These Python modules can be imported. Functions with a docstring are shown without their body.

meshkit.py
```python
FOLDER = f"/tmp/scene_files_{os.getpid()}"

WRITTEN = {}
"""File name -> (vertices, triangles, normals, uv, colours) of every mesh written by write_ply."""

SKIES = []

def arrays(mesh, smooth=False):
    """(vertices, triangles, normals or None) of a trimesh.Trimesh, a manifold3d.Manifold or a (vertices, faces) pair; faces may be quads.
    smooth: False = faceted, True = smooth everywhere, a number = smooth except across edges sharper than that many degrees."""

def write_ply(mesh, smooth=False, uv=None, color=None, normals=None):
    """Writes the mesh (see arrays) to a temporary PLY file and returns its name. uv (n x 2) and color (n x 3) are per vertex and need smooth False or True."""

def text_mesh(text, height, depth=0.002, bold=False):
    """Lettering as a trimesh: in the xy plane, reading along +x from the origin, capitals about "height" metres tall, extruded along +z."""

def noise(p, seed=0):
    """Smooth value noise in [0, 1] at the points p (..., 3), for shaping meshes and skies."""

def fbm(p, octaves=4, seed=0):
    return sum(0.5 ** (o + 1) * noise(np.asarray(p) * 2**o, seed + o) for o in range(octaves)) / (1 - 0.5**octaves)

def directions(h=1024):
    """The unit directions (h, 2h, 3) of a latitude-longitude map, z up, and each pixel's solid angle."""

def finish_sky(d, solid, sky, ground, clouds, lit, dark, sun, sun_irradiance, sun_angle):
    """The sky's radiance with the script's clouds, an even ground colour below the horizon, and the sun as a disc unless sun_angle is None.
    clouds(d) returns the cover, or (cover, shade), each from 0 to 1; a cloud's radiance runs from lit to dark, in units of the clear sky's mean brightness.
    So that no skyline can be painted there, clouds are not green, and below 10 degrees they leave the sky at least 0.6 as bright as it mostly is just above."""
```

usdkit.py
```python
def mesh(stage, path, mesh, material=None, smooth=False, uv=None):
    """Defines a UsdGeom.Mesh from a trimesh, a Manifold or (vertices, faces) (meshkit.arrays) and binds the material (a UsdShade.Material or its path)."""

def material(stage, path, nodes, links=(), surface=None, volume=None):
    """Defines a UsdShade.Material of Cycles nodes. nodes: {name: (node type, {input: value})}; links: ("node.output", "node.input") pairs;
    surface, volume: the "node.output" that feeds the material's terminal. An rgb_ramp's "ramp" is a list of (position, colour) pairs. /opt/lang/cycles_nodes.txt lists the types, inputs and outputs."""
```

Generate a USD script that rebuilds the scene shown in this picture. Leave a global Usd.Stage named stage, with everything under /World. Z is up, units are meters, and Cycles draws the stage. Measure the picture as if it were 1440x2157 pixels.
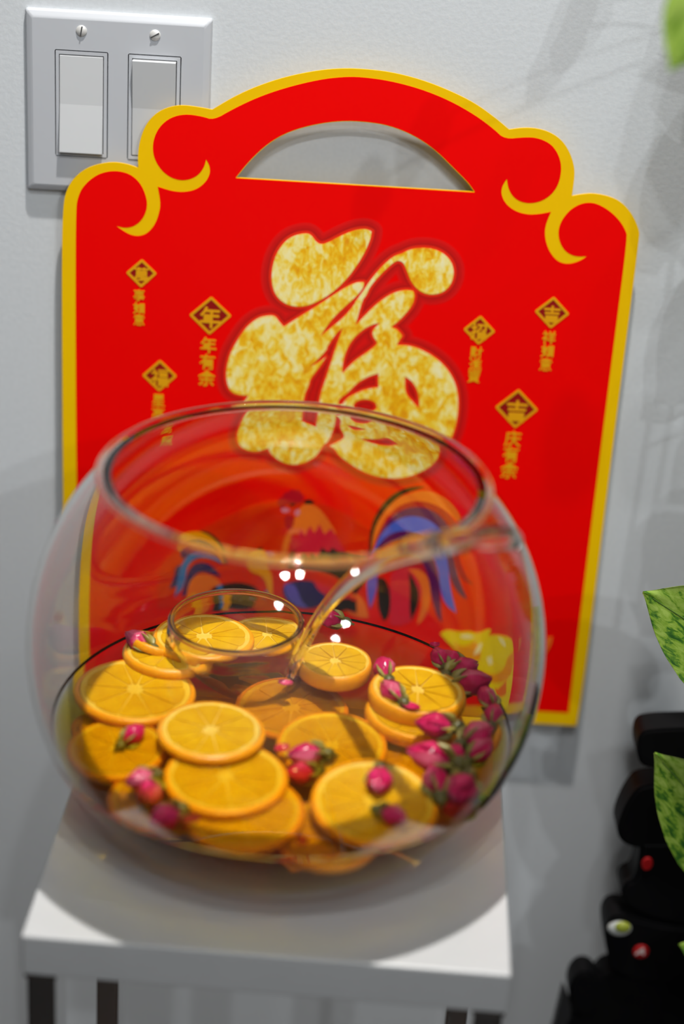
import math, random, json
import numpy as np, trimesh, manifold3d, shapely, usdkit, meshkit
from shapely.geometry import Polygon, Point, LineString
from shapely import affinity
from shapely.ops import unary_union
from pxr import Usd, UsdGeom, UsdLux, UsdShade, Gf, Sdf, Vt

rng = np.random.default_rng(7)
stage = Usd.Stage.CreateInMemory()
UsdGeom.SetStageUpAxis(stage, UsdGeom.Tokens.z)
UsdGeom.SetStageMetersPerUnit(stage, 1.0)
UsdGeom.Xform.Define(stage, '/World')

# ------------------------------------------------------------------ camera
W_IMG, H_IMG, F_PX = 1440, 2157, 3836.9
PITCH, ROLL, YAW = 0.43097, 0.06557, 0.02918
STOOL_Z = 0.80
CAM = np.array([0.0, -1.15757, STOOL_Z + 0.59126])
FW = np.array([math.sin(YAW)*math.cos(PITCH), math.cos(YAW)*math.cos(PITCH), -math.sin(PITCH)])
_r0 = np.array([math.cos(YAW), -math.sin(YAW), 0.0]); _u0 = np.cross(_r0, FW)
RT = math.cos(ROLL)*_r0 + math.sin(ROLL)*_u0
UP = -math.sin(ROLL)*_r0 + math.cos(ROLL)*_u0
cam = UsdGeom.Camera.Define(stage, '/World/camera')
cam.CreateHorizontalApertureAttr(24.0)
cam.CreateVerticalApertureAttr(24.0*H_IMG/W_IMG)
cam.CreateFocalLengthAttr(24.0*F_PX/W_IMG)
cam.CreateFStopAttr(2.4)
cam.CreateFocusDistanceAttr(1.115)
cam.CreateClippingRangeAttr(Gf.Vec2f(0.05, 100))
cam.CreateExposureAttr(0.0)
_m = np.eye(4); _m[0, :3], _m[1, :3], _m[2, :3], _m[3, :3] = RT, UP, -FW, CAM
cam.AddTransformOp().Set(Gf.Matrix4d(_m.tolist()))

def ray(u, v):
    return FW + (u - W_IMG/2)/F_PX*RT - (v - H_IMG/2)/F_PX*UP
def on_y(u, v, y):                                   # the point of the wall-parallel plane at y
    d = ray(u, v); return CAM + d*(y - CAM[1])/d[1]
def on_z(u, v, z):                                   # the point of the level plane at z
    d = ray(u, v); return CAM + d*(z - CAM[2])/d[2]
def depth(p):
    return float((np.asarray(p) - CAM) @ FW)

# ------------------------------------------------------------------ lights: ceiling spots of the room
def spot(name, pos, target, power, cone, soft, radius=0.022, col=(1, 1, 1)):
    l = UsdLux.SphereLight.Define(stage, '/World/' + name)
    l.CreateRadiusAttr(radius); l.CreateIntensityAttr(power); l.CreateNormalizeAttr(True); l.CreateColorAttr(Gf.Vec3f(*col))
    s = UsdLux.ShapingAPI.Apply(l.GetPrim()); s.CreateShapingConeAngleAttr(cone); s.CreateShapingConeSoftnessAttr(soft)
    p, t = np.array(pos, float), np.array(target, float)
    z = (p - t)/np.linalg.norm(p - t); x = np.cross([0, 1, 0.01], z); x /= np.linalg.norm(x); y = np.cross(z, x)
    m = np.eye(4); m[0, :3], m[1, :3], m[2, :3], m[3, :3] = x, y, z, p
    l.AddTransformOp().Set(Gf.Matrix4d(m.tolist()))
COOL = (0.95, 0.985, 1.0)
WARM = (1.0, 0.97, 0.93)
BOWL = np.array([0.0, -0.2837, STOOL_Z])             # the bowl's foot centre
spot('ceiling_spot', (-0.071, -1.42, 2.55), (-0.02, -0.02, 1.04), 6.3, 18, 1.0, col=COOL)
spot('ceiling_spot_001', (0.133, -1.39, 2.55), (0.02, -0.02, 1.04), 6.3, 18, 1.0, col=COOL)
spot('ceiling_spot_002', (-0.163, -2.04, 2.55), (0.0, 0.0, 1.04), 6.8, 13, 1.0, col=COOL)
spot('ceiling_spot_003', (1.17, -2.43, 2.55), (0.05, 0.0, 1.08), 12.5, 21, 1.0, col=COOL)
spot('ceiling_spot_004', (1.15, -3.01, 2.55), (0.05, 0.0, 1.08), 12.5, 21, 1.0, col=COOL)
spot('ceiling_spot_005', (0.883, -1.20, 2.55), (0.0, 0.0, 1.0), 2, 30, 1.0, col=COOL)
spot('ceiling_spot_006', (0.06, -0.38, 2.55), (0.0, -0.27, 0.86), 38, 26, 0.8, radius=0.02, col=WARM)
spot('ceiling_spot_007', (-0.6, -1.9, 2.55), (-0.9, -3.2, 1.3), 16, 50, 0.6)      # these two light the rest of the room
spot('ceiling_spot_008', (0.6, -1.9, 2.55), (0.9, -3.2, 1.3), 16, 50, 0.6)

# ------------------------------------------------------------------ materials
LOOKS = {}
def mat(name, nodes, links, surface='p.BSDF', volume=None):
    LOOKS[name] = usdkit.material(stage, '/World/Looks/' + name, nodes, links, surface=surface, volume=volume)
    return LOOKS[name]
def plain(name, col, rough=0.5, **kw):
    return mat(name, {'p': ('principled_bsdf', {'base_color': col, 'roughness': rough, **kw})}, [])
def bumpy(name, c1, c2, scale, rough=0.5, bump=0.2, dist=0.001, detail=4, **kw):
    return mat(name, {'tc': ('texture_coordinate', {}), 'n': ('noise_texture', {'scale': scale, 'detail': detail}),
        'r': ('rgb_ramp', {'ramp': [(0.35, c1), (0.65, c2)]}), 'b': ('bump', {'strength': bump, 'distance': dist}),
        'p': ('principled_bsdf', {'roughness': rough, **kw})},
        [('tc.object', 'n.vector'), ('n.fac', 'r.fac'), ('r.color', 'p.base_color'), ('n.fac', 'b.height'), ('b.normal', 'p.normal')])
def pane(name, tint, f0, extra=0.96, rough=0.0):
    """clear wall of glass or of liquid: transparent, mixed with a mirror by Schlick's reflectance"""
    return mat(name, {'t': ('transparent_bsdf', {'color': tint}), 'g': ('glossy_bsdf', {'color': (1, 1, 1), 'roughness': rough}),
        'w': ('layer_weight', {'blend': 0.5}), 'q': ('math', {'math_type': 'power', 'value2': 5.0}),
        'a': ('math', {'math_type': 'multiply_add', 'value2': extra, 'value3': f0}), 'm': ('mix_closure', {})},
        [('w.facing', 'q.value1'), ('q.value', 'a.value1'), ('a.value', 'm.fac'), ('t.BSDF', 'm.closure1'), ('g.BSDF', 'm.closure2')], surface='m.closure')

bumpy('wall_paint', (0.595, 0.62, 0.64), (0.62, 0.645, 0.665), 330, 0.6, 0.16, 0.0008, 3)
plain('ceiling_paint', (0.8, 0.8, 0.8), 0.7)
bumpy('dark_floor', (0.022, 0.013, 0.008), (0.035, 0.021, 0.013), 9, 0.35, 0.1)
plain('far_wall_paint', (0.6, 0.61, 0.62), 0.7)
bumpy('white_lacquer', (0.55, 0.555, 0.56), (0.57, 0.575, 0.58), 30, 0.28, 0.02)
mat('chrome', {'p': ('principled_bsdf', {'base_color': (0.75, 0.74, 0.73), 'metallic': 1.0, 'roughness': 0.08})}, [])
plain('switch_plastic', (0.50, 0.515, 0.545), 0.32)
plain('rocker_plastic', (0.58, 0.59, 0.60), 0.30)
mat('screw_metal', {'p': ('principled_bsdf', {'base_color': (0.66, 0.65, 0.63), 'metallic': 0.15, 'roughness': 0.4})}, [])
plain('slot_dark', (0.06, 0.06, 0.06), 0.6)
bumpy('bag_yellow', (0.90, 0.53, 0.0), (0.92, 0.55, 0.0), 12, 0.42, 0.02, specular_ior_level=0.15)
bumpy('bag_red', (0.92, 0.0, 0.0), (0.94, 0.0, 0.0), 14, 0.42, 0.02, specular_ior_level=0.12)
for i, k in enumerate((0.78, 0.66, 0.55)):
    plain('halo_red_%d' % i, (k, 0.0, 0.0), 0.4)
plain('edge_red', (0.86, 0.02, 0.0), 0.4)
plain('print_maroon', (0.30, 0.0, 0.0), 0.4)
plain('print_gold', (0.80, 0.36, 0.0), 0.4)
plain('print_gold_edge', (0.76, 0.24, 0.0), 0.4)
mat('gold_foil', {'tc': ('texture_coordinate', {}), 'mp': ('mapping', {'scale': (1.0, 1.0, 0.62), 'rotation': (0, 0.35, 0)}),
    'n': ('noise_texture', {'scale': 210.0, 'detail': 5.0, 'roughness': 0.62, 'distortion': 0.55}),
    'n2': ('noise_texture', {'scale': 22.0, 'detail': 2.0}), 'mx': ('mix_float', {'fac': 0.35}),
    'r': ('rgb_ramp', {'ramp': [(0.36, (0.86, 0.33, 0.0)), (0.44, (0.95, 0.50, 0.0)), (0.50, (0.97, 0.68, 0.05)), (0.56, (0.98, 0.82, 0.28)), (0.66, (0.98, 0.90, 0.52))]}),
    'b': ('bump', {'strength': 0.25, 'distance': 0.0006}), 'p': ('principled_bsdf', {'roughness': 0.42})},
    [('tc.object', 'mp.vector'), ('mp.vector', 'n.vector'), ('tc.object', 'n2.vector'), ('n.fac', 'mx.a'), ('n2.fac', 'mx.b'), ('mx.result', 'r.fac'), ('r.color', 'p.base_color'), ('n.fac', 'b.height'), ('b.normal', 'p.normal')])
for n, c in dict(ink_black=(0.012, 0.008, 0.006), ink_orange=(0.80, 0.14, 0.012), ink_amber=(0.78, 0.27, 0.0), ink_crimson=(0.42, 0.0, 0.012), ink_pinkred=(0.62, 0.01, 0.03),
                 ink_purple=(0.085, 0.003, 0.075), ink_violet=(0.12, 0.09, 0.42), ink_blue=(0.05, 0.10, 0.48), ink_teal=(0.01, 0.15, 0.36), ink_navy=(0.02, 0.015, 0.09),
                 ink_sun=(0.66, 0.012, 0.0), ink_yellow=(0.85, 0.55, 0.0), ink_cream=(0.85, 0.66, 0.28), ink_pink=(0.62, 0.16, 0.22)).items():
    plain(n, tuple(min(0.95, 1.25*q) for q in c), 0.4, specular_ior_level=0.2)
pane('bowl_glass', (0.985, 0.975, 0.965), 0.015, 0.42)
mat('clear_glass', {'g': ('glass_bsdf', {'color': (0.99, 0.98, 0.97), 'roughness': 0.0, 'IOR': 1.47})}, [], surface='g.BSDF')
pane('ladle_glass', (0.975, 0.965, 0.95), 0.07)
mat('tea', {'t': ('transparent_bsdf', {'color': (1, 1, 1)}), 'g': ('glossy_bsdf', {'color': (1, 1, 1), 'roughness': 0.0}),
    'w': ('layer_weight', {'blend': 0.5}), 'q': ('math', {'math_type': 'power', 'value2': 5.0}), 'a': ('math', {'math_type': 'multiply_add', 'value2': 0.6, 'value3': 0.02}), 'm': ('mix_closure', {}),
    'v': ('volume_coefficients', {'absorption_coeffs': (1.5, 17.0, 170.0), 'scatter_coeffs': (9.0, 5.5, 0.3), 'anisotropy': 0.3})},
    [('w.facing', 'q.value1'), ('q.value', 'a.value1'), ('a.value', 'm.fac'), ('t.BSDF', 'm.closure1'), ('g.BSDF', 'm.closure2')], surface='m.closure', volume='v.volume')

def fruit(name, c1, c2, scale, rough, trans, tcol, bump=0.3):
    return mat(name, {'tc': ('texture_coordinate', {}), 'n': ('noise_texture', {'scale': scale, 'detail': 4.0, 'roughness': 0.6}), 'oi': ('object_info', {}),
        'r': ('rgb_ramp', {'ramp': [(0.3, c1), (0.7, c2)]}), 'b': ('bump', {'strength': bump, 'distance': 0.0008}),
        'p': ('principled_bsdf', {'roughness': rough}), 't': ('translucent_bsdf', {'color': tcol}), 'm': ('mix_closure', {'fac': trans})},
        [('tc.object', 'n.vector'), ('n.fac', 'r.fac'), ('r.color', 'p.base_color'), ('n.fac', 'b.height'), ('b.normal', 'p.normal'), ('p.BSDF', 'm.closure1'), ('t.BSDF', 'm.closure2')], surface='m.closure')
fruit('orange_flesh', (0.72, 0.385, 0.002), (0.84, 0.52, 0.006), 90, 0.2, 0.22, (0.85, 0.5, 0.02))
fruit('orange_pith', (0.90, 0.57, 0.04), (0.92, 0.66, 0.13), 160, 0.4, 0.15, (0.85, 0.6, 0.1), 0.2)
fruit('orange_peel', (0.92, 0.33, 0.0), (0.95, 0.40, 0.001), 420, 0.28, 0.05, (0.85, 0.3, 0.0), 0.35)
fruit('rose_petal', (0.60, 0.004, 0.07), (0.76, 0.03, 0.17), 120, 0.16, 0.15, (0.7, 0.03, 0.15))
fruit('rose_petal_pale', (0.72, 0.04, 0.16), (0.82, 0.20, 0.28), 120, 0.16, 0.2, (0.7, 0.1, 0.2))
fruit('rose_calyx', (0.07, 0.075, 0.016), (0.15, 0.13, 0.03), 200, 0.35, 0.0, (0.1, 0.1, 0.02))
plain('rose_sepal', (0.30, 0.26, 0.05), 0.4)
mat('pothos_leaf', {'tc': ('texture_coordinate', {}), 'mp': ('mapping', {'scale': (0.75, 2.3, 1.0), 'rotation': (0, 0, 0.25)}),
    'n': ('noise_texture', {'scale': 130.0, 'detail': 5.0, 'roughness': 0.62, 'distortion': 0.5}), 'n2': ('noise_texture', {'scale': 30.0, 'detail': 2.0}), 'mx': ('mix_float', {'fac': 0.38}),
    'r': ('rgb_ramp', {'ramp': [(0.38, (0.02, 0.09, 0.012)), (0.44, (0.07, 0.19, 0.018)), (0.475, (0.20, 0.34, 0.03)), (0.58, (0.34, 0.48, 0.09))]}),
    'b': ('bump', {'strength': 0.15, 'distance': 0.0008}),
    'p': ('principled_bsdf', {'roughness': 0.33}), 't': ('translucent_bsdf', {'color': (0.22, 0.40, 0.02)}), 'm': ('mix_closure', {'fac': 0.2})},
    [('tc.object', 'mp.vector'), ('mp.vector', 'n.vector'), ('tc.object', 'n2.vector'), ('n.fac', 'mx.a'), ('n2.fac', 'mx.b'), ('mx.result', 'r.fac'), ('r.color', 'p.base_color'), ('n.fac', 'b.height'), ('b.normal', 'p.normal'), ('p.BSDF', 'm.closure1'), ('t.BSDF', 'm.closure2')], surface='m.closure')
plain('vine_green', (0.09, 0.17, 0.03), 0.4)
plain('pot_white', (0.6, 0.6, 0.58), 0.4)
plain('potting_soil', (0.03, 0.02, 0.014), 0.9)
plain('tripod_black', (0.0025, 0.0025, 0.003), 0.55, specular_ior_level=0.12)
plain('tripod_grey', (0.02, 0.02, 0.021), 0.45, specular_ior_level=0.3)
plain('badge_red', (0.42, 0.006, 0.008), 0.4)
plain('badge_white', (0.75, 0.60, 0.58), 0.4)
plain('vial_green', (0.30, 0.34, 0.04), 0.2)
plain('vial_pale', (0.45, 0.47, 0.45), 0.25)
plain('pad_white', (0.7, 0.7, 0.7), 0.7)

# ------------------------------------------------------------------ helpers
_used = {}
def numbered(path):
    n = _used.get(path, 0); _used[path] = n + 1
    return path if n == 0 else '%s_%03d' % (path, n)
def obj(name, mesh, m, parent=None, smooth=30):
    base = str(parent.GetPath()) if parent is not None else '/World'
    return usdkit.mesh(stage, numbered(base + '/' + name), mesh, LOOKS[m], smooth=smooth).GetPrim()
def tag(p, label=None, cat=None, group=None, kind=None):
    for k, v in (('label', label), ('category', cat), ('group', group), ('kind', kind)):
        if v: p.SetCustomDataByKey(k, v)
    return p
def thing(name, label, cat, loc=(0, 0, 0), group=None, rot=None, scale=None):
    x = UsdGeom.Xform.Define(stage, numbered('/World/' + name))
    place(x, loc, rot, scale)
    return tag(x.GetPrim(), label, cat, group)
def place(x, loc, rot=None, scale=None):
    M = np.eye(4)
    if rot is not None: M[:3, :3] = rot
    if scale is not None: M[:3, :3] = M[:3, :3] @ np.diag(np.broadcast_to(scale, 3))
    M[:3, 3] = loc
    x.AddTransformOp().Set(Gf.Matrix4d(M.T.tolist()))
def copy_of(proto, name, label, cat, loc, rot, scale, group):
    x = UsdGeom.Xform.Define(stage, numbered('/World/' + name))
    place(x, loc, rot, scale)
    x.GetPrim().GetReferences().AddInternalReference(proto)
    x.GetPrim().SetInstanceable(True)
    return tag(x.GetPrim(), label, cat, group)
def cat(ms): return trimesh.util.concatenate(ms)
def box(x0, x1, y0, y1, z0, z1):
    b = trimesh.creation.box([x1-x0, y1-y0, z1-z0]); b.apply_translation([(x0+x1)/2, (y0+y1)/2, (z0+z1)/2]); return b
def rbox(x0, x1, y0, y1, z0, z1, r, seg=3):
    """box with chamfered, rounded edges: hull of spheres"""
    r = min(r, (x1-x0)/2.001, (y1-y0)/2.001, (z1-z0)/2.001)
    s = trimesh.creation.icosphere(seg - 1, r).vertices
    pts = np.vstack([s + [x, y, z] for x in (x0+r, x1-r) for y in (y0+r, y1-r) for z in (z0+r, z1-r)])
    return trimesh.convex.convex_hull(pts)
def revolve(profile, n=96):
    return trimesh.creation.revolve(np.array(profile, float), sections=n)
def tube(points, radii, sides=16, caps=True, flat=1.0, flat_dir=None):
    p = np.asarray(points, float); radii = np.broadcast_to(radii, len(p))
    t = np.gradient(p, axis=0); t /= np.linalg.norm(t, axis=1, keepdims=True)
    ref = np.array([0, 0, 1.0]) if flat_dir is None else np.asarray(flat_dir, float)
    if flat_dir is None and abs(t[0] @ ref) > 0.9: ref = np.array([1.0, 0, 0])
    a = np.cross(t, ref); a /= np.linalg.norm(a, axis=1, keepdims=True); b = np.cross(t, a)
    th = np.arange(sides)*2*np.pi/sides
    v = p[:, None] + radii[:, None, None]*(np.cos(th)[None, :, None]*a[:, None] + flat*np.sin(th)[None, :, None]*b[:, None])
    v = v.reshape(-1, 3); f = []
    for i in range(len(p)-1):
        for j in range(sides):
            k = (j+1) % sides
            f += [[i*sides+j, i*sides+k, (i+1)*sides+k], [i*sides+j, (i+1)*sides+k, (i+1)*sides+j]]
    if caps:
        v = np.vstack([v, p[0], p[-1]]); n0 = len(v)-2; L = (len(p)-1)*sides
        for j in range(sides):
            k = (j+1) % sides
            f += [[n0, k, j], [n0+1, L+j, L+k]]
    m = trimesh.Trimesh(v, f, process=False); m.fix_normals(); return m
def spline(pts, n=40):
    from scipy.interpolate import CubicSpline
    p = np.asarray(pts, float); s = np.r_[0, np.cumsum(np.linalg.norm(np.diff(p[:, :3], axis=0), axis=1))]
    return CubicSpline(s, p)(np.linspace(0, s[-1], n))
def chaikin(pts, n=2, keep=62):
    """round a traced outline, keeping its sharp tips"""
    p = np.asarray(pts, float)
    for _ in range(n):
        out = []
        for i in range(len(p)):
            a, b, c = p[i-1], p[i], p[(i+1) % len(p)]
            u, w = b-a, c-b
            ang = math.degrees(math.acos(np.clip(u @ w/(np.linalg.norm(u)*np.linalg.norm(w)+1e-9), -1, 1)))
            if ang > keep: out.append(b)
            else: out += [b - u*0.25, b + w*0.25]
        p = np.array(out)
    return p
def poly(pts, n=2, keep=62):
    g = Polygon(chaikin(pts, n, keep) if n else pts)
    return g if g.is_valid else g.buffer(0)

# ------------------------------------------------------------------ the room
def struct(name, mesh, m):
    return tag(obj(name, mesh, m), kind='structure')
struct('wall_back', box(-1.9, 1.9, 0.0, 0.12, 0, 2.6), 'wall_paint')
struct('wall_left', box(-2.02, -1.9, -3.2, 0.12, 0, 2.6), 'far_wall_paint')
struct('wall_right', box(1.9, 2.02, -3.2, 0.12, 0, 2.6), 'far_wall_paint')
struct('wall_front', box(-2.02, 2.02, -3.32, -3.2, 0, 2.6), 'far_wall_paint')
struct('floor', box(-2.02, 2.02, -3.32, 0.12, -0.1, 0), 'dark_floor')
struct('ceiling', box(-2.02, 2.02, -3.32, 0.12, 2.6, 2.7), 'ceiling_paint')

# ------------------------------------------------------------------ stool
SN = np.array([0.12682, 0, 0])
ST_YAW = 0.054
def R_z(a): c, s = math.cos(a), math.sin(a); return np.array([[c, -s, 0], [s, c, 0], [0, 0, 1.0]])
st0 = np.array([-0.12682, -1.15757 + 0.75054, 0.0])
st = thing('stool', 'square white lacquered stool on chrome legs under the glass bowl', 'stool', st0, rot=R_z(-ST_YAW))
WS = 0.2495
obj('seat', rbox(0, WS, 0, WS, STOOL_Z-0.025, STOOL_Z, 0.0016), 'white_lacquer', st)
for x in (0.0015, WS-0.0165):
    for y in (0.004, WS-0.036):
        a = rbox(x, x+0.015, y, y+0.032, 0.004, STOOL_Z-0.028, 0.002)
        lg = obj('leg', a, 'chrome', st)
        obj('collar', rbox(x-0.001, x+0.016, y-0.001, y+0.033, STOOL_Z-0.0295, STOOL_Z-0.025, 0.001), 'chrome', lg)
        obj('foot_cap', rbox(x-0.001, x+0.016, y-0.001, y+0.033, 0, 0.008, 0.001), 'slot_dark', lg)

# ------------------------------------------------------------------ light switch
sx0, sz1 = -0.18238, CAM[2] - 0.19952
sw = thing('light_switch', 'white double rocker light switch on the wall behind the red bag', 'light switch', (sx0, 0, sz1))
PW, PH, PD = 0.116, 0.1145, 0.0062
def plate():
    outer = shapely.box(0, -PH, PW, 0)
    holes = [shapely.box(cx-0.0167, -PH/2-0.0336, cx+0.0167, -PH/2+0.0336).buffer(-0.0012).buffer(0.0012) for cx in (0.0352, 0.0808)]
    layers = [(0, 0.0), (0.0026, 0.0), (0.0044, 0.0010), (PD-0.0006, 0.0030), (PD, 0.0046)]
    # smooth bevel: hull of the stacked outlines minus the openings
    pts = []
    for y, i in layers:
        r = np.array(outer.buffer(-i-0.0015).buffer(0.0015, quad_segs=6).exterior.coords)
        pts.append(np.c_[r, np.full(len(r), y)])
    hull = trimesh.convex.convex_hull(np.vstack(pts))
    M = manifold3d.Manifold.hull_points(np.vstack(pts))
    for h in holes:
        c = np.array(shapely.geometry.polygon.orient(h).exterior.coords)[:-1]
        M = M - manifold3d.CrossSection([c]).extrude(0.02).translate([0, 0, -0.005])
    mm = M.to_mesh()
    return trimesh.Trimesh(mm.vert_properties[:, :3], mm.tri_verts)
def up_wall(m):                                       # x right, y up, z out of the wall -> world axes
    m = m.copy(); v = m.vertices.copy(); m.vertices = np.c_[v[:, 0], -v[:, 2], v[:, 1]]; return m
pl = obj('wall_plate', up_wall(plate()), 'switch_plastic', sw, smooth=20)
for sx, sy, rotd in ((0.0352, -0.0115, 80), (0.0808, -0.0115, 30), (0.0352, -PH+0.0100, 10), (0.0808, -PH+0.0100, 60)):
    c = revolve([(0, 0), (0.0034, 0), (0.0034, 0.0006), (0.0024, 0.0013), (0, 0.0016)], 32)
    c.apply_translation([sx, sy, PD-0.0002])
    s_ = obj('screw', up_wall(c), 'screw_metal', sw)
    b = trimesh.creation.box([0.0058, 0.0008, 0.0004]); b.apply_transform(trimesh.transformations.rotation_matrix(math.radians(rotd), [0, 0, 1])); b.apply_translation([sx, sy, PD+0.00125])
    obj('screw_slot', up_wall(b), 'slot_dark', s_)
for k, cx in enumerate((0.0352, 0.0808)):
    fr = shapely.box(cx-0.0160, -PH/2-0.0329, cx+0.0160, -PH/2+0.0329).difference(shapely.box(cx-0.0140, -PH/2-0.0309, cx+0.0140, -PH/2+0.0309))
    e = trimesh.creation.extrude_polygon(fr, PD+0.0004)
    obj('rocker_frame', up_wall(e), 'switch_plastic', sw)
    # rocker profile (height, out): left one pressed at its top, right one pressed at its bottom
    h = 0.0303
    prof = [(-h, 0.002), (-h, PD+0.0046), (0.0, PD+0.0012), (h, PD+0.0004), (h, 0.002)] if k == 0 else [(-h, 0.002), (-h, PD+0.0004), (0.0, PD+0.0012), (h, PD+0.0046), (h, 0.002)]
    g = Polygon([(z, o) for z, o in prof]).buffer(-0.0005).buffer(0.0005)
    e = trimesh.creation.extrude_polygon(g, 0.0270)
    v = e.vertices; e.vertices = np.c_[cx-0.0135+v[:, 2], v[:, 0]-PH/2, v[:, 1]]; e.fix_normals()
    obj('rocker', up_wall(e), 'rocker_plastic', sw)

# ------------------------------------------------------------------ red carrier card with its print (traced on its own plane, 12 mm off the wall)
BAG_Y = -0.0120
bag = thing('gift_bag', 'red and gold carrier bag with a cut-out handle hanging flat on the wall', 'gift bag', (0, 0, 0))
def wp(pts):                                          # traced outline -> (x, z) on the bag's front plane
    return np.array([on_y(u, v, BAG_Y)[[0, 2]] for u, v in pts])
def zoomed(pts, x0, y0, s):
    return [(x0 + a*s, y0 + b*s) for a, b in pts]
def sheet(geom, out, thick):                          # geom in (x, z) metres; its front face lies "out" metres in front of the bag's plane
    ms = []
    for g in (geom.geoms if hasattr(geom, 'geoms') else [geom]):
        if g.geom_type != 'Polygon' or g.area < 1e-8: continue
        e = trimesh.creation.extrude_polygon(g, thick); v = e.vertices
        e.vertices = np.c_[v[:, 0], -(v[:, 2] - thick + out) + BAG_Y - 0*v[:, 2], v[:, 1]]
        e.vertices[:, 1] = BAG_Y - out + (thick - v[:, 2])
        e.fix_normals(); ms.append(e)
    return cat(ms)
OUT = [(1214,1529),(1232,1420),(1283,1000),(1318,720),(1346,500),(1346,485),(1332,452),(1310,427),(1285,414),(1250,407),(1225,409),(1204,413),(1209,380),(1210,355),(1202,325),(1185,297),(1160,279),(1130,270),(1100,269),(1072,273),(1045,250),(1000,217),(945,190),(885,167),(820,151),(760,145),(720,144),(670,148),(600,162),(540,182),(490,205),(447,231),(415,225),(380,221),(350,227),(325,241),(305,265),(293,300),(290,330),(291,354),(270,346),(240,341),(210,345),(180,355),(155,375),(140,400),(133,430),(130,520),(131,800),(133,1060),(136,1466)]
RED = [(1197,1502),(1258,1000),(1293,720),(1321,500),(1317,485),(1305,465),(1285,445),(1260,430),(1240,426),(1220,430),(1200,442),(1185,460),(1177,477),(1175,495),(1180,515),(1192,532),(1212,541),(1235,540),(1220,550),(1195,557),(1172,550),(1155,527),(1147,500),(1148,475),(1160,446),(1135,451),(1110,452),(1085,445),(1065,430),(1055,410),(1057,392),(1067,377),(1070,397),(1080,415),(1097,426),(1120,429),(1145,422),(1165,406),(1177,385),(1182,360),(1180,337),(1170,315),(1155,300),(1130,290),(1105,289),(1062,293),(1040,272),(1000,242),(945,211),(885,187),(820,170),(760,162),(720,162),(670,168),(600,185),(540,206),(490,230),(450,253),(425,245),(390,240),(360,247),(337,265),(324,290),(321,315),(327,340),(345,365),(370,379),(395,380),(417,370),(430,352),(434,336),(442,350),(442,367),(432,385),(412,400),(385,405),(360,402),(332,393),(338,425),(336,445),(327,472),(310,492),(290,498),(270,493),(245,476),(265,481),(285,476),(302,460),(311,435),(307,410),(295,385),(275,367),(250,360),(225,361),(200,370),(175,392),(164,415),(160,440),(159,600),(160,900),(162,1060),(163,1440)]
HOLE = [(498,374),(525,340),(565,302),(610,277),(665,262),(720,255),(770,257),(820,265),(870,285),(915,315),(955,355),(985,385),(998,404)]
hole = Polygon(wp(chaikin(HOLE, 2, 62)))
card = poly(wp(OUT), 2, 40).difference(hole)
obj('card', sheet(card, 0.0, 0.0011), 'bag_yellow', bag)
obj('red_panel', sheet(poly(wp(RED), 2, 50).difference(hole.buffer(0.0004)), 0.0001, 0.00015), 'bag_red', bag, False)
for u, v in ((640, 600), (640, 1250), (980, 800)):    # hidden foam pads that hold it to the wall
    c = on_y(u, v, 0); obj('mounting_pad', box(c[0]-.02, c[0]+.02, BAG_Y+0.0009, 0.0, c[2]-.012, c[2]+.012), 'pad_white', bag)

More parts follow.
